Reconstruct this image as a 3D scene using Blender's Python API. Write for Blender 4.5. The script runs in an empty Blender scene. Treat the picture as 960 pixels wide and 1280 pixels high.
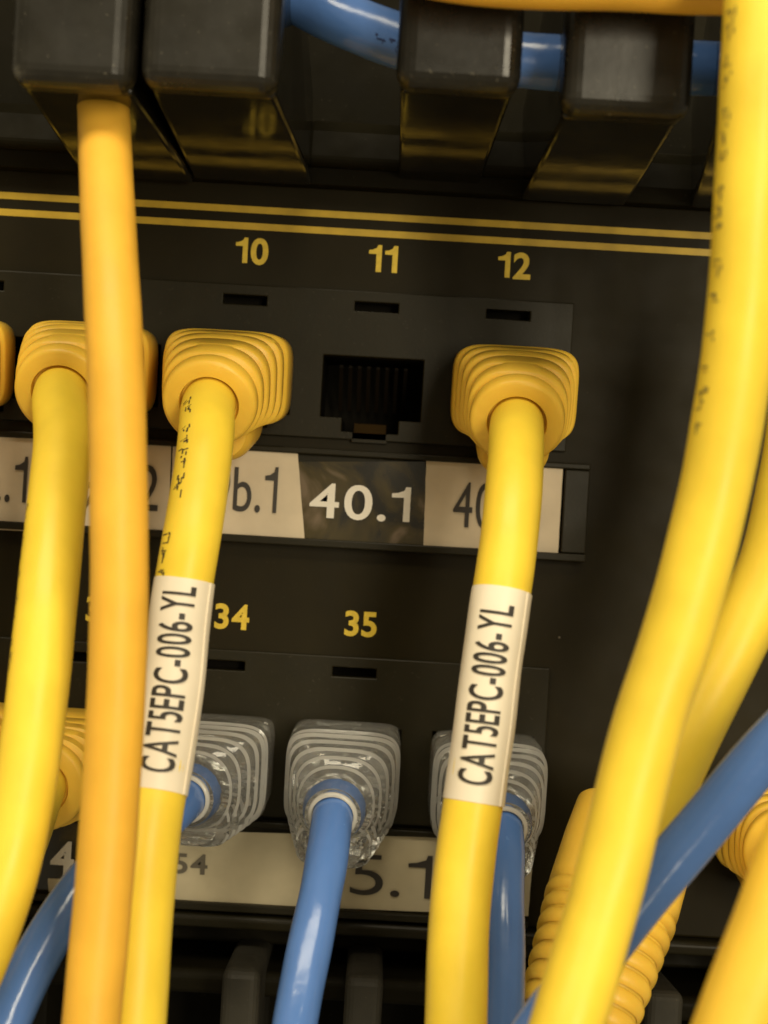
import bpy, bmesh, math, random
from mathutils import Vector, Matrix, noise

random.seed(7)
scene = bpy.context.scene
col = scene.collection
MM = 0.001

# ------------------------------------------------------------------ camera
D = 180.0                 # mm, lens to the face of the patch panel
PPM = 10.7                # photo pixels per mm on the panel face
ROLL = math.radians(3.3)  # the phone was held slightly rolled
cam_d = bpy.data.cameras.new("camera")
cam = bpy.data.objects.new("camera", cam_d)
col.objects.link(cam)
cam.location = (0, -D * MM, 0)
cam.rotation_euler = (Matrix.Rotation(math.radians(90), 3, 'X') @ Matrix.Rotation(ROLL, 3, 'Z')).to_euler()
cam_d.sensor_width = 36
cam_d.lens = 36 * PPM * D / 1280
cam_d.clip_start = 0.005
cam_d.clip_end = 20
cam_d.dof.use_dof = True
cam_d.dof.focus_distance = 0.164
cam_d.dof.aperture_fstop = 30
scene.camera = cam
scene.render.resolution_x, scene.render.resolution_y = 768, 1024

# ------------------------------------------------------------------ light
world = bpy.data.worlds.new("World")
scene.world = world
world.use_nodes = True
bg = world.node_tree.nodes["Background"]
bg.inputs[0].default_value = (1.0, 0.85, 0.56, 1)
bg.inputs[1].default_value = 0.30
scene.view_settings.view_transform = 'Standard'
scene.view_settings.look = 'None'
scene.view_settings.exposure = 0
scene.view_settings.gamma = 1


def area(name, loc, target, sx, sy, power, color):
    d = bpy.data.lights.new(name, 'AREA')
    d.shape = 'RECTANGLE'
    d.size, d.size_y = sx, sy
    d.energy = power
    d.color = color
    o = bpy.data.objects.new(name, d)
    col.objects.link(o)
    o.location = loc
    o.rotation_euler = (Vector(target) - Vector(loc)).to_track_quat('-Z', 'Y').to_euler()
    return o


area("ceiling_lamp", (-0.06, -0.70, 0.74), (0, 0, 0), 1.0, 0.25, 10.2, (1.0, 0.88, 0.64))
area("added_fill_light", (0.30, -0.9, 0.10), (0, 0, 0), 0.16, 0.5, 5.0, (1.0, 0.88, 0.64))  # added fill, kept narrow for sharp streaks on blue jackets and clear boots

# ------------------------------------------------------------------ helpers
CR, SR = math.cos(ROLL), math.sin(ROLL)


def P(px, py, h=0.0):
    """photo point at h mm in front of the panel face -> world, metres"""
    k = (D - h) / D / PPM
    dx, dy = (px - 480) * k, (640 - py) * k
    return Vector(((dx * CR - dy * SR) * MM, -h * MM, (dx * SR + dy * CR) * MM))


def Q(px, py):
    p = P(px, py, 0)
    return p.x / MM, p.z / MM


ORG = {}


def thing(name, label, cat, loc, group=None):
    o = bpy.data.objects.new(name, None)
    o.empty_display_size = 0.005
    col.objects.link(o)
    o.location = loc
    ORG[o] = Vector(loc)
    o['label'] = label
    o['category'] = cat
    if group:
        o['group'] = group
    return o


def obj(name, bm, mat, parent=None, label=None, smooth=None, bevel=0, seg=2):
    """bm holds world coordinates in metres"""
    org = ORG[parent] if parent is not None else Vector((0, 0, 0))
    bmesh.ops.translate(bm, verts=bm.verts, vec=-org)
    me = bpy.data.meshes.new(name)
    bm.to_mesh(me)
    bm.free()
    if smooth:
        for p in me.polygons:
            p.use_smooth = True
        if smooth < 180:
            me.set_sharp_from_angle(angle=math.radians(smooth))
    me.materials.append(mat)
    o = bpy.data.objects.new(name, me)
    col.objects.link(o)
    if parent is not None:
        o.parent = parent
    ORG[o] = org
    if label:
        o['label'] = label
    if bevel:
        m = o.modifiers.new("bevel", 'BEVEL')
        m.width = bevel * MM
        m.segments = seg
        m.limit_method = 'ANGLE'
        m.angle_limit = math.radians(40)
        m.harden_normals = False
    return o


def box(bm, x0, x1, h0, h1, z0, z1):
    """panel-aligned box in mm, h = distance in front of the panel"""
    vs = [bm.verts.new((x * MM, -h * MM, z * MM)) for x in (x0, x1) for h in (h0, h1) for z in (z0, z1)]
    for f in ((0, 1, 3, 2), (4, 6, 7, 5), (0, 4, 5, 1), (2, 3, 7, 6), (0, 2, 6, 4), (1, 5, 7, 3)):
        bm.faces.new([vs[i] for i in f])
    bmesh.ops.recalc_face_normals(bm, faces=bm.faces)


def prism(bm, prof, x0, x1):
    """profile [(h,z)...] in mm swept along x"""
    a = [bm.verts.new((x0 * MM, -h * MM, z * MM)) for h, z in prof]
    b = [bm.verts.new((x1 * MM, -h * MM, z * MM)) for h, z in prof]
    n = len(prof)
    bm.faces.new(a)
    bm.faces.new(b[::-1])
    for i in range(n):
        bm.faces.new((a[i], b[i], b[(i + 1) % n], a[(i + 1) % n]))
    bmesh.ops.recalc_face_normals(bm, faces=bm.faces)


def spline(pts, step=0.8):
    """centripetal-ish Catmull-Rom through world points, resampled every step mm"""
    pts = [Vector(p) for p in pts]
    ext = [pts[0] * 2 - pts[1]] + pts + [pts[-1] * 2 - pts[-2]]
    fine = []
    for i in range(1, len(ext) - 2):
        p0, p1, p2, p3 = ext[i - 1], ext[i], ext[i + 1], ext[i + 2]
        t0 = 0
        t1 = t0 + max((p1 - p0).length, 1e-7) ** 0.5
        t2 = t1 + max((p2 - p1).length, 1e-7) ** 0.5
        t3 = t2 + max((p3 - p2).length, 1e-7) ** 0.5
        for k in range(24):
            t = t1 + (t2 - t1) * k / 24
            a1 = p0 * ((t1 - t) / (t1 - t0)) + p1 * ((t - t0) / (t1 - t0))
            a2 = p1 * ((t2 - t) / (t2 - t1)) + p2 * ((t - t1) / (t2 - t1))
            a3 = p2 * ((t3 - t) / (t3 - t2)) + p3 * ((t - t2) / (t3 - t2))
            b1 = a1 * ((t2 - t) / (t2 - t0)) + a2 * ((t - t0) / (t2 - t0))
            b2 = a2 * ((t3 - t) / (t3 - t1)) + a3 * ((t - t1) / (t3 - t1))
            fine.append(b1 * ((t2 - t) / (t2 - t1)) + b2 * ((t - t1) / (t2 - t1)))
    fine.append(pts[-1])
    out = [fine[0]]
    acc = 0
    for a, b in zip(fine, fine[1:]):
        d = (b - a).length
        pos = 0
        while acc + (d - pos) >= step * MM:
            pos += step * MM - acc
            acc = 0
            out.append(a.lerp(b, pos / d))
        acc += d - pos
    # gentle smoothing keeps the bends natural
    for _ in range(6):
        out = [out[0]] + [(out[i - 1] + out[i] * 2 + out[i + 1]) / 4 for i in range(1, len(out) - 1)] + [out[-1]]
    return out


def tangents(c):
    n = len(c)
    return [(c[min(i + 1, n - 1)] - c[max(i - 1, 0)]).normalized() for i in range(n)]


def frames(c, ref=None):
    """parallel-transported frames (u, v) around the path"""
    t = tangents(c)
    u = ref or Vector((1, 0, 0))
    u = (u - t[0] * u.dot(t[0])).normalized()
    fr = []
    for i in range(len(c)):
        u = (u - t[i] * u.dot(t[i])).normalized()
        fr.append((u.copy(), t[i].cross(u)))
    return t, fr


def tube(bm, c, r, seg=40, wob=0.012, seed=0, caps=True, squash=None):
    t, fr = frames(c)
    rings = []
    for i, p in enumerate(c):
        u, v = fr[i]
        ring = []
        for k in range(seg):
            a = 2 * math.pi * k / seg
            w = 1 + wob * noise.noise(Vector((i * 0.12 + seed * 13.1, math.cos(a) * 1.2, math.sin(a) * 1.2))) + .005 * math.sin(2 * a + i * .55 + seed)
            ring.append(bm.verts.new(p + (u * math.cos(a) + v * math.sin(a)) * r * MM * w))
        rings.append(ring)
    for a, b in zip(rings, rings[1:]):
        for k in range(seg):
            bm.faces.new((a[k], a[(k + 1) % seg], b[(k + 1) % seg], b[k]))
    if caps:
        bm.faces.new(rings[0][::-1])
        bm.faces.new(rings[-1])
    bmesh.ops.recalc_face_normals(bm, faces=bm.faces)


def superellipse(w, h, n, seg=64):
    pts = []
    for k in range(seg):
        a = 2 * math.pi * (k + 0.5) / seg
        ca, sa = math.cos(a), math.sin(a)
        pts.append((w * math.copysign(abs(ca) ** (2 / n), ca), h * math.copysign(abs(sa) ** (2 / n), sa)))
    return pts


def loft(bm, rings, caps=(True, True)):
    vr = [[bm.verts.new(p) for p in ring] for ring in rings]
    n = len(vr[0])
    for a, b in zip(vr, vr[1:]):
        for k in range(n):
            bm.faces.new((a[k], a[(k + 1) % n], b[(k + 1) % n], b[k]))
    if caps[0]:
        bm.faces.new(vr[0][::-1])
    if caps[1]:
        bm.faces.new(vr[-1])
    bmesh.ops.recalc_face_normals(bm, faces=bm.faces)


def bez(a, b, c, t):
    return a * (1 - t) ** 2 + b * 2 * t * (1 - t) + c * t * t


def body(bm, O, M, N, stations, seg=64, caps=(True, True)):
    """loft of superellipse stations (t, half width, half height, exponent) along the bend O-M-N"""
    rings = []
    for t, w, h, n, *gap in stations:
        p = bez(O, M, N, t)
        d = (bez(O, M, N, min(t + .02, 1.0)) - bez(O, M, N, max(t - .02, 0))).normalized()
        rgt = Vector((1, 0, 0))
        rgt = (rgt - d * rgt.dot(d)).normalized()
        up = rgt.cross(d)
        if up.z < 0:
            up = -up
        sec = superellipse(w, h, n, seg)
        if gap:                                    # the groove dies out over the middle of the top
            full = superellipse(*gap[0], n, seg)
            for k in range(seg):
                g = max(0, min(1, (2.6 - abs(full[k][0])) / .8)) if full[k][1] > 0 else 0
                sec[k] = (sec[k][0] * (1 - g) + full[k][0] * g, sec[k][1] * (1 - g) + full[k][1] * g)
        rings.append([p + (rgt * x + up * y) * MM for x, y in sec])
    loft(bm, rings, caps)


def glyph(ch, bold):
    """one character as (verts, faces, width), cap height about 0.73"""
    if ch == '1':                                   # flagged figure one
        w = .085 + bold * 2
        x = .20
        H = .715
        pts = [(x, 0), (x + w, 0), (x + w, H), (x + w * .25, H), (x, H * .89), (x - .10, H * .82),
               (x - .20, H * .80), (x - .20, H * .80 - .07 - bold), (x, H * .80 - .07 - bold)]
        return pts, [[0, 1, 2, 3], [0, 3, 4, 8], [4, 5, 7, 8], [5, 6, 7]]
    cu = bpy.data.curves.new("lettering", 'FONT')
    cu.body = ch
    cu.size = 1.0
    cu.offset = bold
    cu.resolution_u = 6
    o = bpy.data.objects.new("lettering", cu)
    col.objects.link(o)
    dg = bpy.context.evaluated_depsgraph_get()
    me = bpy.data.meshes.new_from_object(o.evaluated_get(dg))
    vs = [(v.co.x, v.co.y) for v in me.vertices]
    fs = [list(p.vertices) for p in me.polygons]
    bpy.data.objects.remove(o)
    bpy.data.curves.remove(cu)
    bpy.data.meshes.remove(me)
    return vs, fs


def flat_text(txt, cap, width=None, bold=0.0, gap=.085):
    """letter outlines as a bmesh in the xy plane, mm, centred; cap = digit height"""
    bm = bmesh.new()
    pen = 0
    for ch in txt:
        vs, fs = glyph(ch, bold)
        x0 = min(v[0] for v in vs)
        x1 = max(v[0] for v in vs)
        bv = [bm.verts.new((x - x0 + pen, y, 0)) for x, y in vs]
        for f in fs:
            bm.faces.new([bv[i] for i in f])
        pen += x1 - x0 + gap
    bmesh.ops.triangulate(bm, faces=[f for f in bm.faces if len(f.verts) > 4])
    xs = [v.co.x for v in bm.verts]
    ys = [v.co.y for v in bm.verts]
    sc = cap / (max(ys) - min(ys))
    sx = sc if width is None else width / (max(xs) - min(xs))
    cx, cy = (max(xs) + min(xs)) / 2, (max(ys) + min(ys)) / 2
    for v in bm.verts:
        v.co = Vector(((v.co.x - cx) * sx, (v.co.y - cy) * sc, 0))
    return bm


def panel_text(name, txt, px, py, hmm, cap, mat, parent, width=None, bold=0.02, rot=0):
    """letters lying on the panel, centred on photo point px,py, lifted hmm"""
    bm = flat_text(txt, cap, width, bold)
    c = P(px, py, hmm)
    cr, sr = math.cos(rot), math.sin(rot)
    for v in bm.verts:
        x, y = v.co.x * cr - v.co.y * sr, v.co.x * sr + v.co.y * cr
        v.co = c + Vector((x * MM, 0, y * MM))
    for f in bm.faces:
        if f.normal.y > 0:
            f.normal_flip()
    return obj(name, bm, mat, parent)


# ------------------------------------------------------------------ materials
def mat(name, base, rough=0.5, var=0.0, vscale=300, bump=0.0, bscale=900, spec=0.5, coat=0, rvar=0.0,
        sss=0.0, specks=0.0, trans=0.0, ior=1.45):
    m = bpy.data.materials.new(name)
    m.use_nodes = True
    nt = m.node_tree
    b = nt.nodes["Principled BSDF"]
    b.inputs['Base Color'].default_value = (*base, 1)
    b.inputs['Roughness'].default_value = rough
    b.inputs['Specular IOR Level'].default_value = spec
    b.inputs['Coat Weight'].default_value = coat
    b.inputs['Coat Roughness'].default_value = 0.15
    b.inputs['IOR'].default_value = ior
    b.inputs['Transmission Weight'].default_value = trans
    if sss:
        b.inputs['Subsurface Weight'].default_value = sss
        b.inputs['Subsurface Radius'].default_value = (1, .5, .15)
        b.inputs['Subsurface Scale'].default_value = 0.0012
    tc = nt.nodes.new('ShaderNodeTexCoord')

    def nz(scale, detail=4):
        n = nt.nodes.new('ShaderNodeTexNoise')
        n.inputs['Scale'].default_value = scale
        n.inputs['Detail'].default_value = detail
        nt.links.new(tc.outputs['Object'], n.inputs['Vector'])
        return n
    colsock = None
    if var:
        n = nz(vscale)
        r = nt.nodes.new('ShaderNodeValToRGB')
        r.color_ramp.elements[0].position = .3
        r.color_ramp.elements[1].position = .7
        r.color_ramp.elements[0].color = (*[c * (1 - var) for c in base], 1)
        r.color_ramp.elements[1].color = (*[min(c * (1 + var), 1) for c in base], 1)
        nt.links.new(n.outputs['Fac'], r.inputs['Fac'])
        colsock = r.outputs['Color']
    if specks:                                    # dust and pale scuffs
        n = nz(2200, 2)
        r = nt.nodes.new('ShaderNodeValToRGB')
        r.color_ramp.elements[0].position = .68
        r.color_ramp.elements[1].position = .76
        r.color_ramp.elements[0].color = (0, 0, 0, 1)
        r.color_ramp.elements[1].color = (specks, specks, specks, 1)
        nt.links.new(n.outputs['Fac'], r.inputs['Fac'])
        n2 = nz(160, 3)
        mu = nt.nodes.new('ShaderNodeMath')
        mu.operation = 'MULTIPLY'
        nt.links.new(r.outputs['Color'], mu.inputs[0])
        nt.links.new(n2.outputs['Fac'], mu.inputs[1])
        mx = nt.nodes.new('ShaderNodeMix')
        mx.data_type = 'RGBA'
        nt.links.new(mu.outputs[0], mx.inputs['Factor'])
        mx.inputs['A'].default_value = (*base, 1)
        if colsock:
            nt.links.new(colsock, mx.inputs['A'])
        mx.inputs['B'].default_value = (.30, .27, .2, 1)
        colsock = mx.outputs['Result']
    if colsock:
        nt.links.new(colsock, b.inputs['Base Color'])
    if rvar:
        n = nz(220, 5)
        mr = nt.nodes.new('ShaderNodeMapRange')
        mr.inputs['From Min'].default_value = .3
        mr.inputs['From Max'].default_value = .7
        mr.inputs['To Min'].default_value = max(rough - rvar, .03)
        mr.inputs['To Max'].default_value = min(rough + rvar, 1)
        nt.links.new(n.outputs['Fac'], mr.inputs['Value'])
        nt.links.new(mr.outputs['Result'], b.inputs['Roughness'])
    if bump:
        n = nz(bscale, 3)
        bp = nt.nodes.new('ShaderNodeBump')
        bp.inputs['Strength'].default_value = bump
        bp.inputs['Distance'].default_value = 0.0003
        nt.links.new(n.outputs['Fac'], bp.inputs['Height'])
        nt.links.new(bp.outputs['Normal'], b.inputs['Normal'])
    return m


M = {}
M['panel'] = mat('black_panel_paint', (.0135, .0102, .0030), .5, .10, 200, .03, 3500, .13, rvar=.05, specks=.08)
M['module'] = mat('black_jack_plastic', (.0150, .0125, .0055), .42, .10, 250, .03, 2600, .18, rvar=.05, specks=.10)
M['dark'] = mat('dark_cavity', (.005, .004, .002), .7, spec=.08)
M['manager'] = mat('scuffed_black_plastic', (.014, .0125, .009), .30, .15, 420, .05, 700, .5, rvar=.06, specks=.5)


def worn_edges(m):
    nt = m.node_tree
    b = nt.nodes["Principled BSDF"]
    src = b.inputs['Base Color'].links[0].from_socket
    g = nt.nodes.new('ShaderNodeNewGeometry')
    n = nt.nodes.new('ShaderNodeTexNoise')
    n.inputs['Scale'].default_value = 420
    n.inputs['Detail'].default_value = 6
    tc = nt.nodes.new('ShaderNodeTexCoord')
    nt.links.new(tc.outputs['Object'], n.inputs['Vector'])
    a = nt.nodes.new('ShaderNodeMapRange')
    a.inputs['From Min'].default_value = .53
    a.inputs['From Max'].default_value = .66
    nt.links.new(g.outputs['Pointiness'], a.inputs['Value'])
    c = nt.nodes.new('ShaderNodeMapRange')
    c.inputs['From Min'].default_value = .46
    c.inputs['From Max'].default_value = .66
    nt.links.new(n.outputs['Fac'], c.inputs['Value'])
    k = nt.nodes.new('ShaderNodeMath')
    k.operation = 'MULTIPLY'
    nt.links.new(a.outputs[0], k.inputs[0])
    nt.links.new(c.outputs[0], k.inputs[1])
    mx = nt.nodes.new('ShaderNodeMix')
    mx.data_type = 'RGBA'
    nt.links.new(k.outputs[0], mx.inputs['Factor'])
    nt.links.new(src, mx.inputs['A'])
    mx.inputs['B'].default_value = (.075, .068, .05, 1)
    nt.links.new(mx.outputs['Result'], b.inputs['Base Color'])


worn_edges(M['manager'])
M['gloss'] = mat('glossy_black_plastic', (.010, .009, .006), .11, .2, 130, .015, 700, .5, rvar=.05, specks=.25)
M['navy'] = mat('navy_print', (.02, .04, .14), .5)
M['print'] = mat('worn_print', (.26, .20, .05), .5)
M['worn'] = mat('worn_grey_plastic', (.035, .032, .024), .6, .3, 160, .05, 900, .3, rvar=.1, specks=.3)
M['rear'] = mat('dull_black_plastic', (.0085, .007, .003), .6, .2, 130, .05, 900, .08, rvar=.1, specks=.10)
M['stripe'] = mat('ochre_paint', (.50, .33, .02), .5, .12, 500)
M['digit'] = mat('yellow_print', (.62, .44, .035), .55, .14, 1500)
M['yellow'] = mat('yellow_pvc', (.86, .62, .052), .42, .11, 110, .10, 500, .45, rvar=.07, sss=.12)
M['deep'] = mat('deep_yellow_pvc', (.83, .455, .05), .46, .11, 110, .10, 500, .4, rvar=.07, sss=.12)
M['warm'] = mat('warm_yellow_pvc', (.86, .55, .055), .46, .07, 140, .10, 500, .4, rvar=.07, sss=.12)
M['boot'] = mat('yellow_rubber', (.86, .54, .06), .42, .06, 200, .14, 1100, .5, rvar=.07, sss=.2)
M['blue'] = mat('blue_pvc', (.085, .19, .50), .20, .08, 110, .6, 190, .55, rvar=.08)
M['paper'] = mat('cream_paper', (.60, .51, .375), .6, .15, 130, .15, 500, .3)
M['paper2'] = mat('aged_paper', (.48, .42, .285), .6, .18, 120, .15, 500, .3)
M['sleeve'] = mat('white_vinyl', (.80, .72, .58), .45, .05, 160, .12, 400, .4)
M['ink'] = mat('black_ink', (.03, .025, .02), .55)
M['faded'] = mat('faded_ink', (.10, .085, .06), .55)
M['white'] = mat('white_print', (.72, .68, .60), .5)
M['brass'] = mat('brown_brass', (.045, .026, .008), .45, spec=.3)
M['contact'] = mat('dull_gold', (.009, .006, .003), .6, spec=.1)


def tape_mat():
    m = mat('glossy_dark_tape', (.03, .027, .018), .22, 0, coat=.4)
    nt = m.node_tree
    b = nt.nodes["Principled BSDF"]
    tc = nt.nodes.new('ShaderNodeTexCoord')
    n = nt.nodes.new('ShaderNodeTexNoise')
    n.inputs['Scale'].default_value = 95
    n.inputs['Detail'].default_value = 3
    n.inputs['Distortion'].default_value = 2.0
    r = nt.nodes.new('ShaderNodeValToRGB')
    e = r.color_ramp.elements
    e[0].position, e[0].color = .42, (.012, .010, .006, 1)
    e[1].position, e[1].color = .58, (.055, .04, .011, 1)
    x = e.new(.68)  # brown tape mottling with reflection streaks painted in
    x.color = (.15, .11, .07, 1)
    nt.links.new(tc.outputs['Object'], n.inputs['Vector'])
    nt.links.new(n.outputs['Fac'], r.inputs['Fac'])
    nt.links.new(r.outputs['Color'], b.inputs['Base Color'])
    return m


M['tape'] = tape_mat()


def clear_mat(name, glint, rough):
    """clear moulded plastic; frost = share of white mixed in to imitate lit highlights"""
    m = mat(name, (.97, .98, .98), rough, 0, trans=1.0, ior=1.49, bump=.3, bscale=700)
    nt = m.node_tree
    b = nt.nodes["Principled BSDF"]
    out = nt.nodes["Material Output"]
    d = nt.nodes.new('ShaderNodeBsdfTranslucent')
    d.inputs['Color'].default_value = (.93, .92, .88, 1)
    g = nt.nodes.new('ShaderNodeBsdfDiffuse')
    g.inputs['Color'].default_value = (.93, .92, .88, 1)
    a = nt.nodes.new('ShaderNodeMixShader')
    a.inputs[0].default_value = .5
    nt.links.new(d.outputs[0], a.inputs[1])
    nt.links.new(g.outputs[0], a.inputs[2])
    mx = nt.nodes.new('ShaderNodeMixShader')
    mx.inputs[0].default_value = glint
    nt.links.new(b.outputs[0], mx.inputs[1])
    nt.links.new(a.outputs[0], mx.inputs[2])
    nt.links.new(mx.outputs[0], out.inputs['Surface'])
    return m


M['clear'] = clear_mat('clear_plastic', .07, .03)
M['glint'] = clear_mat('painted_glint_plastic', .42, .06)  # whitened plastic, paints the highlights of ribs catching light
M['milky'] = mat('cloudy_plastic', (.92, .92, .90), .08, 0, trans=.90)
M['collar'] = mat('milky_plastic', (.75, .73, .68), .25, 0, trans=.5)

# ------------------------------------------------------------------ dark inside of the rack
bm = bmesh.new()
box(bm, -160, 160, -62, -60, -170, 170)
bk = obj('background', bm, M['dark'])
bk['kind'] = 'structure'

# ------------------------------------------------------------------ patch panel
panel = thing('patch_bay', 'black rack patch panel with numbered ports and two yellow stripes', 'patch panel', P(480, 640, 0))
xL, xR = -75.0, 75.0
PITCH = 164.2 / PPM / 1.0
z_top = Q(480, 238)[1]
z_bot = Q(480, 1150)[1]
# ports
J11 = Q(465, 486)
J35 = Q(437, 946)


def hole_main(cx, cz):
    w, h = 5.85, 3.6
    a, b = 3.3, 2.1
    return [(cx - w, cz + h), (cx + w, cz + h), (cx + w, cz - h), (cx + a, cz - h), (cx + a, cz - h - 1.6),
            (cx + b, cz - h - 1.6), (cx + b, cz - h - 2.8), (cx - b, cz - h - 2.8), (cx - b, cz - h - 1.6),
            (cx - a, cz - h - 1.6), (cx - a, cz - h), (cx - w, cz - h)]


def rect(x0, x1, z0, z1):
    return [(x0, z1), (x1, z1), (x1, z0), (x0, z0)]


def plate_holes(bm, outer, holes, h, depth, hdepth):
    edges = []

    def loop(pts):
        vs = [bm.verts.new((x * MM, -h * MM, z * MM)) for x, z in pts]
        es = [bm.edges.new((vs[i], vs[(i + 1) % len(vs)])) for i in range(len(vs))]
        edges.extend(es)
        return vs
    lo = loop(outer)
    lh = [loop(p) for p in holes]
    bmesh.ops.triangle_fill(bm, use_beauty=True, use_dissolve=False, edges=edges)

    def wall(vs, d):
        b = [bm.verts.new(v.co + Vector((0, d * MM, 0))) for v in vs]
        for i in range(len(vs)):
            j = (i + 1) % len(vs)
            bm.faces.new((vs[i], vs[j], b[j], b[i]))
        return b
    wall(lo, depth)
    for vs in lh:
        wall(vs, hdepth)
    bmesh.ops.recalc_face_normals(bm, faces=bm.faces)
    # make sure the face looks at the room
    s = sum(f.normal.y * f.calc_area() for f in bm.faces if abs(f.normal.y) > .9)
    if s > 0:
        bmesh.ops.reverse_faces(bm, faces=bm.faces)


rows = [(J11, (717, 380), (717, 566), 11), (J35, (687, 835), (680, 1040), 35)]
outer_face = rect(xL, xR, z_bot, z_top)
mod_rects = []
for J, tr, br, n in rows:
    x1, zt = Q(*tr)
    zb = Q(*br)[1]
    mod_rects.append((x1, zt, zb))
bm = bmesh.new()
plate_holes(bm, outer_face, [rect(xL + 2, x1 - .4, zb + .4, zt - .4) for x1, zt, zb in mod_rects], 0, 3, 3)
obj('face_plate', bm, M['panel'], panel, bevel=.3)
ports = {}
for (J, tr, br, n), (x1, zt, zb) in zip(rows, mod_rects):
    holes = []
    for k in range(-4, 2):
        cx = J[0] + k * PITCH
        holes.append(hole_main(cx, J[1]))
        holes.append(rect(cx - 2.55, cx + 2.55, zt - 2.35, zt - 1.25))
        ports[n + k] = (cx, J[1])
    bm = bmesh.new()
    plate_holes(bm, rect(xL + 2, x1, zb, zt), holes, .7, 3.5, 2.2)
    obj('jack_block', bm, M['module'], panel, bevel=.13)
    for k in range(-4, 2):
        cx, cz = ports[n + k]
        bm = bmesh.new()
        pts = hole_main(cx, cz)
        for d0, d1 in ((1.5, -11),):
            a = [bm.verts.new((x * MM, 1.5 * MM, z * MM)) for x, z in pts]
            b = [bm.verts.new((x * MM, 12 * MM, z * MM)) for x, z in pts]
        for i in range(len(pts)):
            j = (i + 1) % len(pts)
            bm.faces.new((a[i], b[i], b[j], a[j]))
        bm.faces.new(b)
        # shutter slot floor
        box(bm, cx - 3, cx + 3, -3.6, -2.21, zt - 2.6, zt - 1.0)
        s = obj('jack_socket', bm, M['dark'], panel)
        if n + k == 11:
            for q in range(8):
                bm = bmesh.new()
                x = cx + (q - 3.5) * 1.1
                prism(bm, [(-4.5, cz + 3.0), (-4.5, cz + 2.7), (-9, cz - 2.2), (-9, cz - 1.9)], x - .22, x + .22)
                obj('contact', bm, M['contact'], s)
            bm = bmesh.new()
            prism(bm, [(-2.5, cz - 5.2), (-2.5, cz - 6), (-6, cz - 6), (-6, cz - 3.9), (-4.5, cz - 3.9)], cx - 1.9, cx + 1.9)
            obj('latch_step', bm, M['brass'], s)
            # the lip of the latch notch, thin pale edges
# stripes
for py in (245.6, 266.5):
    x, z = Q(0, py - 1)
    z = Q(480, py + 26)[1]
    bm = bmesh.new()
    box(bm, xL + .5, xR - .5, 0.004, .03, z - .40, z + .40)
    obj('stripe', bm, M['stripe'], panel)
# port numbers
for txt, px, py in (('8', -12, 296), ('9', 151, 305), ('10', 315, 314), ('11', 479, 323.5), ('12', 643, 332)):
    panel_text('port_number', txt, px, py, .03, 3.15, M['digit'], panel, bold=.028)
for txt, px, py in (('33', 127, 762), ('34', 290, 771), ('35', 451, 780), ('36', 614, 789)):
    panel_text('port_number', txt, px, py, .03, 3.0, M['digit'], panel, bold=.028)
# label holders
for (tl, tr_, h_, xr) in ((Q(480, 566)[1] + .0, Q(480, 688)[1], 1.4, Q(733, 640)[0]),
                          (Q(480, 1033)[1], Q(480, 1146)[1], 1.4, Q(662, 1090)[0])):
    bm = bmesh.new()
    # a channel: back, upper rail, lower rail, right stop
    zt, zb = tl, tr_
    prism(bm, [(.01, zt), (1.5, zt), (1.5, zt - .7), (.5, zt - .7), (.5, zb + .9), (1.9, zb + .9), (1.9, zb), (.01, zb)], xL + 4, xr)
    obj('label_holder', bm, M['module'], panel, bevel=.15)
    if xr > Q(700, 640)[0]:
        bm = bmesh.new()
        box(bm, xr - 2.9, xr - .02, .45, 1.45, zb + .95, zt - .75)
        obj('end_stop', bm, M['module'], panel, bevel=.15)


def paper(corners, h, material, label, name='port_label'):
    """a slightly wavy thin card from four photo corners tl,tr,br,bl"""
    bm = bmesh.new()
    tl, tr, br, bl = [P(*c, h) for c in corners]
    nx, ny = 24, 10
    front, back = [], []
    for j in range(ny + 1):
        for i in range(nx + 1):
            u, v = i / nx, j / ny
            p = (tl * (1 - u) + tr * u) * (1 - v) + (bl * (1 - u) + br * u) * v
            p = p + Vector((0, -.10 * MM * noise.noise(p * 180), 0))
            edge = .12 if i in (0, nx) else 0
            p.x += edge * MM * noise.noise(Vector((p.z * 900, corners[0][0], 0)))
            front.append(bm.verts.new(p))
            back.append(bm.verts.new(p + Vector((0, .1 * MM, 0))))
    W = nx + 1
    for j in range(ny):
        for i in range(nx):
            a = j * W + i
            bm.faces.new((front[a], front[a + W], front[a + W + 1], front[a + 1]))
            bm.faces.new((back[a], back[a + 1], back[a + W + 1], back[a + W]))
    bmesh.ops.recalc_face_normals(bm, faces=bm.faces)
    return obj(name, bm, material, panel, label, smooth=40)


def lettering(txt, px, py, h, cap, m, parent, width=None, bold=0.0):
    panel_text('lettering', txt, px, py, h, cap, m, parent, width, bold, 0)


l = paper([(-120, 541), (60, 549), (58, 665), (-120, 657)], .95, M['paper'], 'cream paper label ending in .1')
lettering('39a.1', -19, 597, 1.13, 5.4, M['ink'], l, 9.8, .0)
l = paper([(64, 549), (214, 556), (210, 672), (62, 664)], .95, M['paper'], 'cream paper label with black 2')
lettering('9a.2', 149, 608, 1.13, 5.4, M['ink'], l, 9.2, .0)
l = paper([(216, 556), (372, 565), (381, 679), (212, 671)], 1.0, M['paper'], 'cream paper label reading 39b.1 with a slanted end')
lettering('39b.1', 293, 610, 1.18, 5.4, M['ink'], l, 10.0, .0)
l = paper([(372, 577), (532, 577), (531, 687), (380, 680)], .80, M['tape'], 'dark glossy label with white 40.1')
lettering('40.1', 450, 628, 1.0, 4.15, M['white'], l, 11.7, .012)
l = paper([(533, 576), (704, 583), (697, 698), (529, 690)], 1.0, M['paper'], 'cream paper label starting with 40')
lettering('40.2', 611, 633, 1.18, 5.3, M['ink'], l, 8.2, .0)
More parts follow.
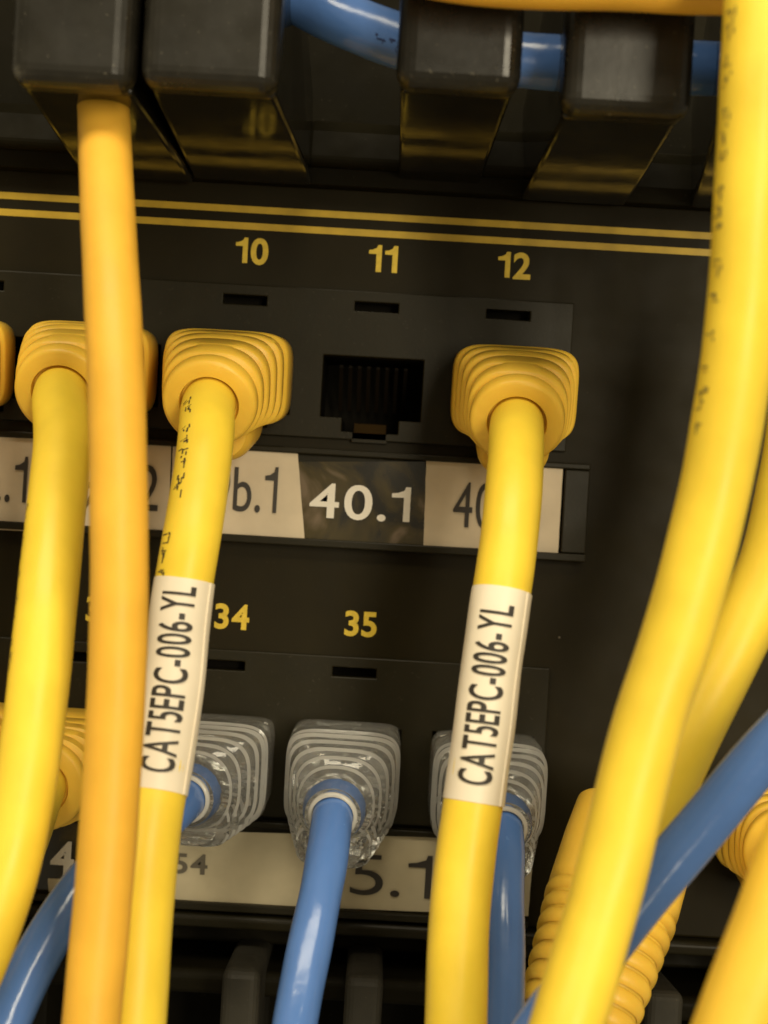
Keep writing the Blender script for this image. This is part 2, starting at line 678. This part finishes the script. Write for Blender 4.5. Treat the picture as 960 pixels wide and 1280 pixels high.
# lower row
l = paper([(-120, 1012), (135, 1032), (133, 1125), (-120, 1106)], .80, M['tape'], 'dark glossy label with white 4')
lettering('4', 78, 1073, .98, 4.0, M['white'], l, None, .026)
l = paper([(60, 1098), (222, 1103), (222, 1126), (60, 1120)], .95, M['paper2'], 'torn strip of old paper')
l = paper([(214, 1038), (668, 1050), (660, 1145), (214, 1127)], 1.0, M['paper2'], 'long aged paper strip reading 5.1')
lettering('54', 238, 1080, 1.2, 2.4, M['faded'], l, 4.0, .02)
lettering('5.1', 489, 1094, 1.2, 5.0, M['ink'], l, 9.4, -.006)
l2 = paper([(214, 1042), (282, 1046), (270, 1066), (214, 1058)], 1.18, M['paper2'], 'scrap of tape on the paper strip')
# screw bump / dust fleck and lower lip of the panel
bm = bmesh.new()
bmesh.ops.create_icosphere(bm, subdivisions=2, radius=.16 * MM, matrix=Matrix.Translation(P(699, 797, 0)))
obj('paint_chip', bm, M['faded'], panel, smooth=180)
bm = bmesh.new()
prism(bm, [(-.5, z_bot - .05), (1.2, z_bot - .05), (1.6, z_bot - .6), (1.4, z_bot - 1.7), (-.5, z_bot - 2.0)], xL, xR)
obj('bottom_lip', bm, M['module'], panel, bevel=.3, seg=3)

# ------------------------------------------------------------------ upper cable manager
up = thing('cable_manager', 'black plastic finger duct above the numbered ports', 'cable manager', P(480, 150, 0))
zb = Q(480, 232)[1]
bm = bmesh.new()
prism(bm, [(-6, zb + 40), (-6, zb + 1.5), (-1, zb + 1.5), (-1, z_top + .02), (.06, z_top + .02), (.06, z_top - .25), (2.2, z_top - .25), (2.8, zb + 1.0), (2.0, zb + 4), (-2, zb + 6), (-3.5, zb + 40)], xL, xR)
obj('back_plate', bm, M['rear'], up, bevel=.3)
for px0, px1 in ((380, 560), (560, 775), (862, 1000), (175, 380), (-60, 172)):
    a = Q(px0, 250)[0] + .4
    b = Q(px1, 250)[0] - .4
    bm = bmesh.new()
    prism(bm, [(1.0, zb + 1.2), (4.5, zb + .9), (5.0, zb + 1.8), (4.0, zb + 5), (1.0, zb + 7)], a, b)
    obj('base_rib', bm, M['rear'], up, bevel=.5, seg=3)

HH = 44.0


def finger(px0, px1, py_bot, bx0, bx1, by0, by1, bh=9, tall=26):
    """finger: rounded head plate in front, flanks narrowing back to the plate; px = head, bx/by = rear end in the photo"""
    a = P(px0, py_bot, HH)
    b = P(px1, py_bot, HH)
    xa, xb = a.x / MM, b.x / MM
    z = (a.z + b.z) / 2 / MM
    bm = bmesh.new()
    prof = [(HH, z), (HH + .3, z + tall), (HH - 5, z + tall), (HH - 5, z + 1), (HH - 3, z)]
    prism(bm, prof, xa, xb)
    obj('finger_head', bm, M['manager'], up, bevel=1.7, seg=5)
    f = bmesh.new()
    pts = []
    for x in (xa + .5, xb - .5):
        for zz in (z + .5, z + tall - 1):
            for h in (HH - 4.5, HH - 6):
                pts.append(Vector((x * MM, -h * MM, zz * MM)))
    for px in (bx0, bx1):
        for py in (by0, by1):
            for h in (bh, bh - 7):
                p = P(px, py, bh)
                pts.append(Vector((p.x, -h * MM, p.z if py == by0 else (z + .5) * MM)))
    vs = [f.verts.new(p) for p in pts]
    r = bmesh.ops.convex_hull(f, input=vs)
    bmesh.ops.delete(f, geom=[v for v in f.verts if not v.link_faces], context='VERTS')
    bmesh.ops.dissolve_limit(f, angle_limit=.02, verts=f.verts, edges=f.edges)
    obj('finger_flank', f, M['gloss'], up, bevel=.5, seg=3)


finger(8, 163, 105, 95, 235, 95, 165)
finger(172, 347, 108, 235, 388, 95, 182)
finger(494, 652, 108, 500, 606, 100, 190)
finger(702, 866, 142, 660, 795, 120, 205)
finger(905, 1070, 150, 880, 960, 120, 225)

# ------------------------------------------------------------------ lower cable manager
lo = thing('cable_manager', 'black plastic finger duct below the bottom label strip', 'cable manager', P(480, 1230, 0))
zt = z_bot - 2.2
bm = bmesh.new()
prism(bm, [(-14, zt), (-6, zt), (-5.5, zt - 3), (-12, zt - 3.5), (-12, zt - 40), (-14, zt - 40)], xL, xR)
obj('back_plate', bm, M['rear'], lo, bevel=.4)
bm = bmesh.new()
prism(bm, [(-11, zt - 4.5), (1.5, zt - 4.2), (2.2, zt - 5.0), (2.0, zt - 7), (-11, zt - 8)], xL, xR)
obj('front_rail', bm, M['rear'], lo, bevel=.5, seg=3)
for px, py in ((-10, 1195), (145, 1202), (302, 1210), (456, 1219), (612, 1226), (832, 1238), (985, 1240)):
    a, b = P(px - 24, py, 12), P(px + 24, py, 12)
    z = a.z / MM
    bm = bmesh.new()
    prism(bm, [(12, z), (12.3, z - 1), (12.3, z - 24), (9, z - 24), (-10, z - 20), (-10, z - 2), (9, z - .3)], a.x / MM, b.x / MM)
    obj('finger', bm, M['worn'], lo, bevel=1.6, seg=4)

# ------------------------------------------------------------------ cables
YELLOW_GROUP = 'yellow patch cables'
BLUE_GROUP = 'blue patch cables'


def jacket(root, pts, r, m, seed, wob=.012):
    c = spline(pts)
    bm = bmesh.new()
    tube(bm, c, r, wob=wob, seed=seed)
    obj('jacket', bm, m, root, smooth=60)
    return c


YEL = [(0, 6.7, 4.9, 5), (.02, 7.05, 5.2, 5), (.29, 7.0, 5.25, 5), (.31, 6.85, 5.1, 5)]


def yellow_stations():
    st = list(YEL)
    rings = [(.335, .465, 6.6, 5.2, 4.2), (.48, .605, 6.15, 5.15, 3.5), (.62, .745, 5.7, 5.1, 3.0), (.76, .875, 5.3, 5.05, 2.5)]
    for a, b, w, h, n in rings:
        q = (w, h)
        st.append((a - .008, w * .918, h * .91, n) + ((q,) if w in (6.15, 5.3) else ()))
        st.append((a, w * .965, h * .96, n) + ((q,) if w in (6.15, 5.3) else ()))
        st.append((a + .010, w, h, n))
        st.append((b - .010, w * .995, h * .995, n))
        st.append((b, w * .96, h * .955, n) + ((q,) if w in (5.7, 6.6) else ()))
    st += [(.885, 4.6, 4.6, 2.2), (.90, 4.85, 4.85, 2.1), (.915, 5.0, 5.0, 2.05), (.98, 4.9, 4.9, 2), (.992, 4.72, 4.72, 2), (1.0, 4.45, 4.45, 2), (1.0, 3.15, 3.15, 2), (.955, 3.0, 3.0, 2)]
    return st


def yellow_plug(root, base, nose, h_nose, m=None, guard=True):
    m = m or M['boot']
    O = P(*base, 1.0)
    N = P(*nose, h_nose)
    Mid = O + Vector((0, -.58 * h_nose * MM, 0)) + Vector(((N - O).x * .25, 0, (N - O).z * .1))
    bm = bmesh.new()
    body(bm, O, Mid, N, yellow_stations())
    bt = obj('boot', bm, m, root, smooth=50)
    if guard:
        bm = bmesh.new()
        O2 = O + Vector((0, 0, -4.9 * MM))
        N2 = O2 + (bez(O, Mid, N, .62) - O) + Vector((0, 0, -.2 * MM))
        body(bm, O2, (O2 + N2) / 2, N2, [(0, 3.7, 3.2, 2.6), (.1, 4.0, 3.5, 2.5), (.8, 4.0, 3.5, 2.4), (.95, 3.8, 3.3, 2.3), (1, 3.3, 2.9, 2.2)], seg=40)
        obj('latch_guard', bm, m, bt, smooth=50)
    return O, Mid, N


def flecks(root, c, s0, s1, r, phi, m, seed):
    """worn printed dashes running along a cable jacket, on the left of it"""
    rnd = random.Random(seed)
    t = tangents(c)
    bm = bmesh.new()
    i = s0
    camp = cam.location

    def pt(idx, ang):
        k = int(idx)
        fr = idx - k
        p = c[k].lerp(c[min(k + 1, len(c) - 1)], fr)
        tt = t[k]
        o = (camp - p)
        o = (o - tt * o.dot(tt)).normalized()
        s = tt.cross(o)
        return p + (o * math.cos(ang) + s * math.sin(ang)) * (r + .035) * MM
    while i < s1:
        for _ in range(rnd.randint(4, 6)):
            a0 = phi + rnd.uniform(-.15, .15)
            da, dl = rnd.choice(((.05, .9), (.06, .6), (.26, .16), (.2, .14), (.07, .3)))
            da *= rnd.uniform(.8, 1.3)
            dl *= rnd.uniform(.7, 1.2)
            j = i + rnd.uniform(0, 1.3)
            if j + dl >= len(c) - 1:
                continue
            v = [bm.verts.new(pt(j, a0)), bm.verts.new(pt(j + dl, a0)), bm.verts.new(pt(j + dl, a0 + da)), bm.verts.new(pt(j, a0 + da))]
            bm.faces.new(v)
        i += rnd.choice((1.6, 1.9, 2.2, 3.4))
    obj('jacket_print', bm, m, root)


def sleeve(root, c, y0, y1, r, txt, ty0, ty1, cap, shift, seed):
    """wrapped cable label between photo rows y0..y1 with text running up the cable"""
    camp = cam.location
    # photo row of each sample
    inv = []
    for p in c:
        k = (D + p.y / MM) / D / PPM
        x, z = p.x / MM / k, p.z / MM / k
        inv.append(640 - (-x * SR + z * CR))
    i0 = min(range(len(c)), key=lambda i: abs(inv[i] - y0))
    i1 = min(range(len(c)), key=lambda i: abs(inv[i] - y1))
    sub = c[i0:i1 + 1]
    bm = bmesh.new()
    t, fr = frames(sub)
    R = r + .06
    rings = []
    seg = 48
    for i, p in enumerate(sub):
        u, v = fr[i]
        o = camp - p
        o = (o - t[i] * o.dot(t[i])).normalized()
        sd = t[i].cross(o)
        if sd.x < 0:
            sd = -sd
        a0 = math.radians(58) + .02 * math.sin(i * .3)      # overlap seam on the right of the sleeve
        ring = []
        for k in range(seg):
            an = a0 + 2 * math.pi * k / (seg - 1)
            rr = R + 0.14 * (1 - k / (seg - 1)) ** 6 + .09 * noise.noise(Vector((i * .16, math.cos(an) * 1.5, math.sin(an) * 1.5 + seed)))
            ring.append(p + (o * math.cos(an) + sd * math.sin(an)) * rr * MM)
        rings.append(ring)
    u0 = [[p + (sub[i] - p) * .03 for p in rings[i]] for i in (0, -1)]
    loft(bm, [u0[0]] + rings + [u0[1]], (False, False))
    s = obj('cable_label', bm, M['sleeve'], root, smooth=60)
    # lettering bent round the cable
    j0 = min(range(len(c)), key=lambda i: abs(inv[i] - ty0))
    j1 = min(range(len(c)), key=lambda i: abs(inv[i] - ty1))
    length = (j0 - j1) * .8
    bm = flat_text(txt, cap, length, .012)
    # cut across so that letters can bend
    for k in range(-6, 7):
        y = k * cap / 12
        bmesh.ops.bisect_plane(bm, geom=bm.verts[:] + bm.edges[:] + bm.faces[:], plane_co=(0, y, 0), plane_no=(0, 1, 0))
    tt = tangents(c)
    for vtx in bm.verts:
        f = j0 - (vtx.co.x + length / 2) / .8
        k = max(0, min(int(f), len(c) - 2))
        p = c[k].lerp(c[k + 1], f - k)
        ta = tt[k].lerp(tt[k + 1], f - k).normalized()
        o = camp - p
        o = (o - ta * o.dot(ta)).normalized()
        side = ta.cross(o)               # to the photo's left for a falling cable
        if side.x > 0:
            side = -side
        ang = (vtx.co.y + shift) / R
        vtx.co = p + (o * math.cos(ang) + side * math.sin(ang)) * (R + .11) * MM
    obj('lettering', bm, M['ink'], s)


def start(O, Mid, N, pts):
    d = (N - Mid).normalized()
    return [N - d * 2.5 * MM, N + d * .8 * MM] + [P(*p) for p in pts]


R_Y, R_O, R_B = 2.8, 2.45, 2.15

# port 8, almost outside the frame
t = thing('patch_cable', 'yellow boot plug cut off by the left edge of the photo', 'patch cable', P(-57, 452, 0), YELLOW_GROUP)
O, Mid, N = yellow_plug(t, (-57, 452), (-95, 490), 19)
jacket(t, start(O, Mid, N, [(-100, 560, 27), (-110, 700, 33), (-120, 900, 36), (-130, 1200, 40)]), R_Y, M['yellow'], 1)

# port 9
t = thing('patch_cable', 'yellow cable at far left, its boot half hidden by the orange cable', 'patch cable', P(121, 460, 0), YELLOW_GROUP)
O, Mid, N = yellow_plug(t, (122, 462), (76, 492), 20)
c = jacket(t, start(O, Mid, N, [(78, 535, 26), (74, 600, 31), (64, 700, 36), (54, 800, 39), (43, 900, 41), (28, 1000, 43), (6, 1100, 45), (-30, 1200, 46), (-70, 1290, 47)]), R_Y, M['yellow'], 2)
flecks(t, c, 26, 46, R_Y, 1.3, M['print'], 5)

# port 10
t = thing('patch_cable', 'yellow cable with white text sleeve, beside the orange cable', 'patch cable', P(290, 470, 0), YELLOW_GROUP)
O, Mid, N = yellow_plug(t, (290, 471), (261, 506), 20)
c10 = jacket(t, start(O, Mid, N, [(258, 545, 26), (251, 600, 29), (240, 670, 32), (228, 740, 33), (217, 850, 35), (204, 940, 36.5), (192, 1010, 38), (181, 1100, 41), (168, 1280, 45), (160, 1400, 47)]), R_Y, M['yellow'], 3)
flecks(t, c10, 7, 22, R_Y, .74, M['ink'], 11)
flecks(t, c10, 27, 34, R_Y, .9, M['ink'], 12)
sleeve(t, c10, 722, 990, R_Y, 'CAT5EPC-006-YL', 966, 742, 3.3, .35, 1.3)

# port 12
t = thing('patch_cable', 'yellow cable with white text sleeve, beside the empty port 11', 'patch cable', P(640, 489, 0), YELLOW_GROUP)
O, Mid, N = yellow_plug(t, (640, 490), (646, 530), 20)
c12 = jacket(t, start(O, Mid, N, [(645, 570, 26), (641, 630, 30), (633, 700, 32), (627, 740, 33), (614, 830, 34), (603, 920, 35), (592, 1000, 36), (582, 1070, 37), (574, 1150, 39), (570, 1280, 42), (568, 1400, 45)]), R_Y, M['yellow'], 4)
sleeve(t, c12, 738, 1004, R_Y, 'CAT5EPC-006-YL', 982, 758, 3.3, .2, 4.7)

# ports 32 and 33, behind the left cables
t = thing('patch_cable', 'yellow plug in lower row at the very left edge', 'patch cable', P(-52, 930, 0), YELLOW_GROUP)
O, Mid, N = yellow_plug(t, (-45, 930), (-90, 975), 18)
jacket(t, start(O, Mid, N, [(-110, 1050, 26), (-130, 1200, 34)]), R_Y, M['yellow'], 5)
t = thing('patch_cable', 'yellow plug in lower row behind the far left and orange cables', 'patch cable', P(75, 938, 0), YELLOW_GROUP)
O, Mid, N = yellow_plug(t, (88, 940), (48, 985), 18, guard=False)
jacket(t, start(O, Mid, N, [(30, 1040, 23), (0, 1110, 28), (-40, 1200, 33), (-90, 1300, 36)]), R_Y, M['yellow'], 6)

# orange-yellow loose cable in front
t = thing('network_cable', 'deep orange yellow cable hanging straight from the left duct finger', 'cable', P(127, 90, 30), YELLOW_GROUP)
jacket(t, [P(*p) for p in [(124, -60, 22), (126, 60, 28), (129, 130, 34), (136, 290, 43), (144, 450, 48), (148, 600, 50), (149, 750, 50), (144, 900, 50), (138, 1000, 50.5), (131, 1100, 51), (117, 1250, 52), (106, 1380, 53)]], R_O, M['deep'], 7)

# big near cable on the right
t = thing('network_cable', 'thick bright yellow cable nearest the lens, curving down the right side', 'cable', P(955, 0, 68), YELLOW_GROUP)
cj = jacket(t, [P(*p) for p in [(955, -160, 56), (950, 0, 57), (940, 200, 58), (927, 400, 57), (896, 600, 56), (845, 800, 56), (811, 900, 56.5), (786, 1000, 57), (762, 1100, 58), (733, 1200, 60), (708, 1285, 62), (665, 1420, 64)]], 2.85, M['yellow'], 8)
flecks(t, cj, 8, 58, 2.85, .82, M['print'], 21)

# second yellow behind it
t = thing('network_cable', 'yellow cable running just behind the thick near cable', 'cable', P(1000, 450, 55), YELLOW_GROUP)
jacket(t, [P(*p) for p in [(1020, 300, 34), (1003, 480, 35), (986, 600, 36), (960, 710, 37), (927, 790, 38), (889, 865, 39), (845, 955, 40), (795, 1060, 40), (745, 1190, 42), (690, 1320, 44), (650, 1420, 44)]], R_Y, M['yellow'], 9)

# yellow at lower right corner
t = thing('network_cable', 'blurred yellow cable in the bottom right corner', 'cable', P(1020, 1000, 70), YELLOW_GROUP)
jacket(t, [P(*p) for p in [(1090, 850, 64), (1040, 960, 66), (1000, 1060, 68), (960, 1170, 70), (922, 1270, 71), (880, 1390, 72)]], R_Y, M['warm'], 10)

# plug of a cable at lower right, its boot ridges show
t = thing('patch_cable', 'yellow ridged plug by the right edge beneath the blue cable', 'patch cable', P(985, 1005, 0), YELLOW_GROUP)
O, Mid, N = yellow_plug(t, (962, 1020), (990, 1070), 22)
jacket(t, start(O, Mid, N, [(985, 1120, 30), (970, 1210, 36), (945, 1340, 40)]), R_Y, M['yellow'], 12)

# moulded plug with strain relief
t = thing('moulded_plug', 'yellow moulded plug with ribbed strain relief behind the thick cable', 'cable plug', P(805, 985, 30), YELLOW_GROUP)
A, B, C_ = P(795, 1027, 12), P(765, 1130, 20), P(692, 1365, 30)
st = [(0, 5.8, 3.6, 4), (.008, 6.4, 4.2, 4), (.03, 6.7, 4.5, 4), (.2, 6.9, 4.9, 3.6), (.40, 6.9, 5.0, 3.2)]
bm = bmesh.new()
body(bm, A, B, C_, st + [(.42, 6.5, 4.7, 3), (.98, 5.1, 4.0, 2.4), (1, 4.6, 3.9, 2.2)], seg=64)
mb = obj('plug_body', bm, M['boot'], t, smooth=45)
nr = 10
for i in range(nr):
    t0 = .42 + i * .058
    w = 6.95 - i * .15
    h = 5.05 - i * .08
    bm = bmesh.new()
    ss = []
    for q in range(9):
        a = q / 8
        bul = math.sin(math.pi * a) ** .6
        ss.append((t0 + a * .051, w * (.92 + .08 * bul), h * (.92 + .08 * bul), 2.8))
    body(bm, A, B, C_, ss, seg=64, caps=(False, False))
    obj('strain_rib', bm, M['boot'], mb, smooth=60)
jacket(t, [C_ - (C_ - B).normalized() * 2 * MM, C_, P(680, 1410, 31), P(660, 1480, 32)], R_Y, M['deep'], 13)


# ------------------------------------------------------------------ blue cables with clear boots
def clear_plug(root, base, nose, h_nose, drop=0):
    O = P(*base, .2)
    N = P(*nose, h_nose)
    Mid = O + Vector((0, -.6 * h_nose * MM, 0)) + Vector(((N - O).x * .3, 0, (N - O).z * .2))
    st = [(0, 6.1, 4.9, 8), (.02, 6.25, 5.05, 8), (.13, 6.25, 5.05, 8), (.14, 5.9, 4.8, 7), (.17, 5.9, 4.8, 7), (.18, 6.3, 5.3, 7), (.195, 6.4, 5.4, 6), (.33, 6.4, 5.4, 5)]
    glint = [3, 7]  # rings whitened as painted highlights on collar and rib fronts
    rings = [(.36, .43, 6.3, 5.3, 5.5), (.465, .53, 5.95, 5.15, 4.4), (.565, .63, 5.4, 4.9, 3.5), (.665, .73, 4.75, 4.6, 2.8), (.765, .83, 4.15, 4.2, 2.3)]
    for a, b, w, h, n in rings:
        c = (a + b) / 2
        st += [(a - .014, w * .88, h * .87, n), (a + .004, w * .945, h * .94, n), (c - .012, w * .995, h * .995, n), (c + .008, w, h, n), (b - .006, w * .945, h * .94, n)]
        glint += [len(st) - 2]
    st += [(.86, 3.3, 3.4, 2.1), (.88, 3.45, 3.5, 2), (.97, 3.2, 3.2, 2), (1.0, 2.95, 2.95, 2)]
    bm = bmesh.new()
    body(bm, O, Mid, N, st, seg=64)
    bm.faces.ensure_lookup_table()
    for q in glint:
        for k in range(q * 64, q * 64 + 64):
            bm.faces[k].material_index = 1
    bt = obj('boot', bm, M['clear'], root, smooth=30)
    bt.data.materials.append(M['glint'])
    # the moulded plug inside, seen through the boot
    bm = bmesh.new()
    body(bm, O + Vector((0, 0, .3 * MM)), bez(O, Mid, N, .25), bez(O, Mid, N, .5) + Vector((0, 0, .5 * MM)),
         [(0, 5.3, 3.3, 9), (.3, 5.3, 3.3, 9), (.31, 4.6, 2.6, 8), (.5, 4.6, 2.6, 8), (.51, 5.2, 3.2, 9), (1, 4.6, 2.8, 6)], seg=48)
    obj('plug', bm, M['milky'], bt, smooth=40)
    # hood that guards the latch, under the nose
    bm = bmesh.new()
    up = Vector((0, 0, 1))
    O2 = O + Vector((0, -1.2 * MM, -2.2 * MM))
    N2 = bez(O, Mid, N, .86) + Vector((0, 0, (-4.9 + drop) * MM))
    M2 = (O2 + N2) / 2 + Vector((0, -1.5 * MM, -.2 * MM))
    hs = [(0, 5.9, 3.2, 4), (.05, 6.15, 3.5, 4), (.22, 6.2, 3.6, 4)]
    hf = []
    for k in range(6):
        a = .25 + k * .115
        w = 6.2 - k * .42
        h = 3.6 - k * .2
        hs += [(a, w * .94, h * .92, 3.2), (a + .02, w, h, 3.2), (a + .075, w * .99, h * .99, 3.2), (a + .092, w * .93, h * .92, 3.2)]
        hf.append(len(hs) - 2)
    hs += [(.96, 3.4, 2.3, 2.4), (1, 2.9, 1.9, 2.2)]
    body(bm, O2, M2, N2, hs, seg=48)
    bm.faces.ensure_lookup_table()
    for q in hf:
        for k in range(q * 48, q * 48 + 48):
            if k % 6 < 4:  # white tiles painted in as glints on the hood steps
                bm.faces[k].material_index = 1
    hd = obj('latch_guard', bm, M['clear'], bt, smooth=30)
    hd.data.materials.append(M['glint'])
    # pale collar where the jacket enters
    bm = bmesh.new()
    d = (N - Mid).normalized()
    rg = Vector((1, 0, 0))
    rg = (rg - d * rg.dot(d)).normalized()
    uu = rg.cross(d)
    rings = []
    for off, r in ((-.1, 2.2), (-.1, 2.5), (.2, 2.65), (.45, 2.5), (.45, 2.2)):
        rings.append([N + d * off * MM + (rg * math.cos(k * math.pi / 20) + uu * math.sin(k * math.pi / 20)) * r * MM for k in range(40)])
    loft(bm, rings + [rings[0]], (False, False))
    obj('collar', bm, M['collar'], bt, smooth=60)
    return O, Mid, N


def blue_start(O, Mid, N, pts):
    d = (N - Mid).normalized()
    return [bez(O, Mid, N, .84), bez(O, Mid, N, .92), N] + [P(*p) for p in pts]


t = thing('patch_cable', 'blue cable with clear boot next to the sleeve of the left labelled cable', 'patch cable', P(275, 945, 0), BLUE_GROUP)
O, Mid, N = clear_plug(t, (276, 946), (232, 998), 21, 1.2)
jacket(t, blue_start(O, Mid, N, [(206, 1025, 27), (160, 1055, 31), (110, 1100, 34), (62, 1170, 37), (18, 1255, 39), (-30, 1370, 41)]), R_B, M['blue'], 14, .05)

t = thing('patch_cable', 'blue cable with clear boot in port 35, alone in the middle', 'patch cable', P(432, 955, 0), BLUE_GROUP)
O, Mid, N = clear_plug(t, (432, 954), (416, 1019), 20)
jacket(t, blue_start(O, Mid, N, [(411, 1060, 25), (400, 1120, 29), (388, 1180, 32), (372, 1260, 35), (355, 1370, 38)]), R_B, M['blue'], 15, .05)

t = thing('patch_cable', 'blue cable with clear boot behind the right labelled yellow cable', 'patch cable', P(610, 970, 0), BLUE_GROUP)
O, Mid, N = clear_plug(t, (603, 968), (628, 1036), 20)
jacket(t, blue_start(O, Mid, N, [(629, 1080, 24), (628, 1140, 27), (630, 1200, 29), (628, 1280, 31), (620, 1390, 33)]), R_B, M['blue'], 16, .05)

t = thing('network_cable', 'blue cable slanting behind the thick yellow cable at lower right', 'cable', P(1000, 880, 60), BLUE_GROUP)
jacket(t, [P(*p) for p in [(1075, 820, 50), (960, 935, 49), (872, 1040, 48.5), (800, 1125, 49), (738, 1205, 50), (692, 1262, 51), (645, 1335, 51), (600, 1420, 50)]], 2.2, M['blue'], 17, .04)

t = thing('network_cable', 'blue cable lying inside the upper finger duct', 'cable', P(420, 30, 20), BLUE_GROUP)
cb = jacket(t, [P(*p) for p in [(200, -92, 26), (320, -34, 29), (420, 20, 32), (520, 58, 33), (680, 78, 33), (888, 86, 32), (1020, 92, 29)]], 2.6, M['blue'], 18, .05)
flecks(t, cb, 33, 46, 2.6, .1, M['navy'], 31)

t = thing('network_cable', 'orange cable along the top edge of the photo inside the duct', 'cable', P(720, -20, 25), YELLOW_GROUP)
jacket(t, [P(*p) for p in [(440, -60, 48), (540, -38, 48), (640, -26, 48), (760, -24, 48), (900, -18, 48), (1030, -22, 48)]], R_O, M['deep'], 19)
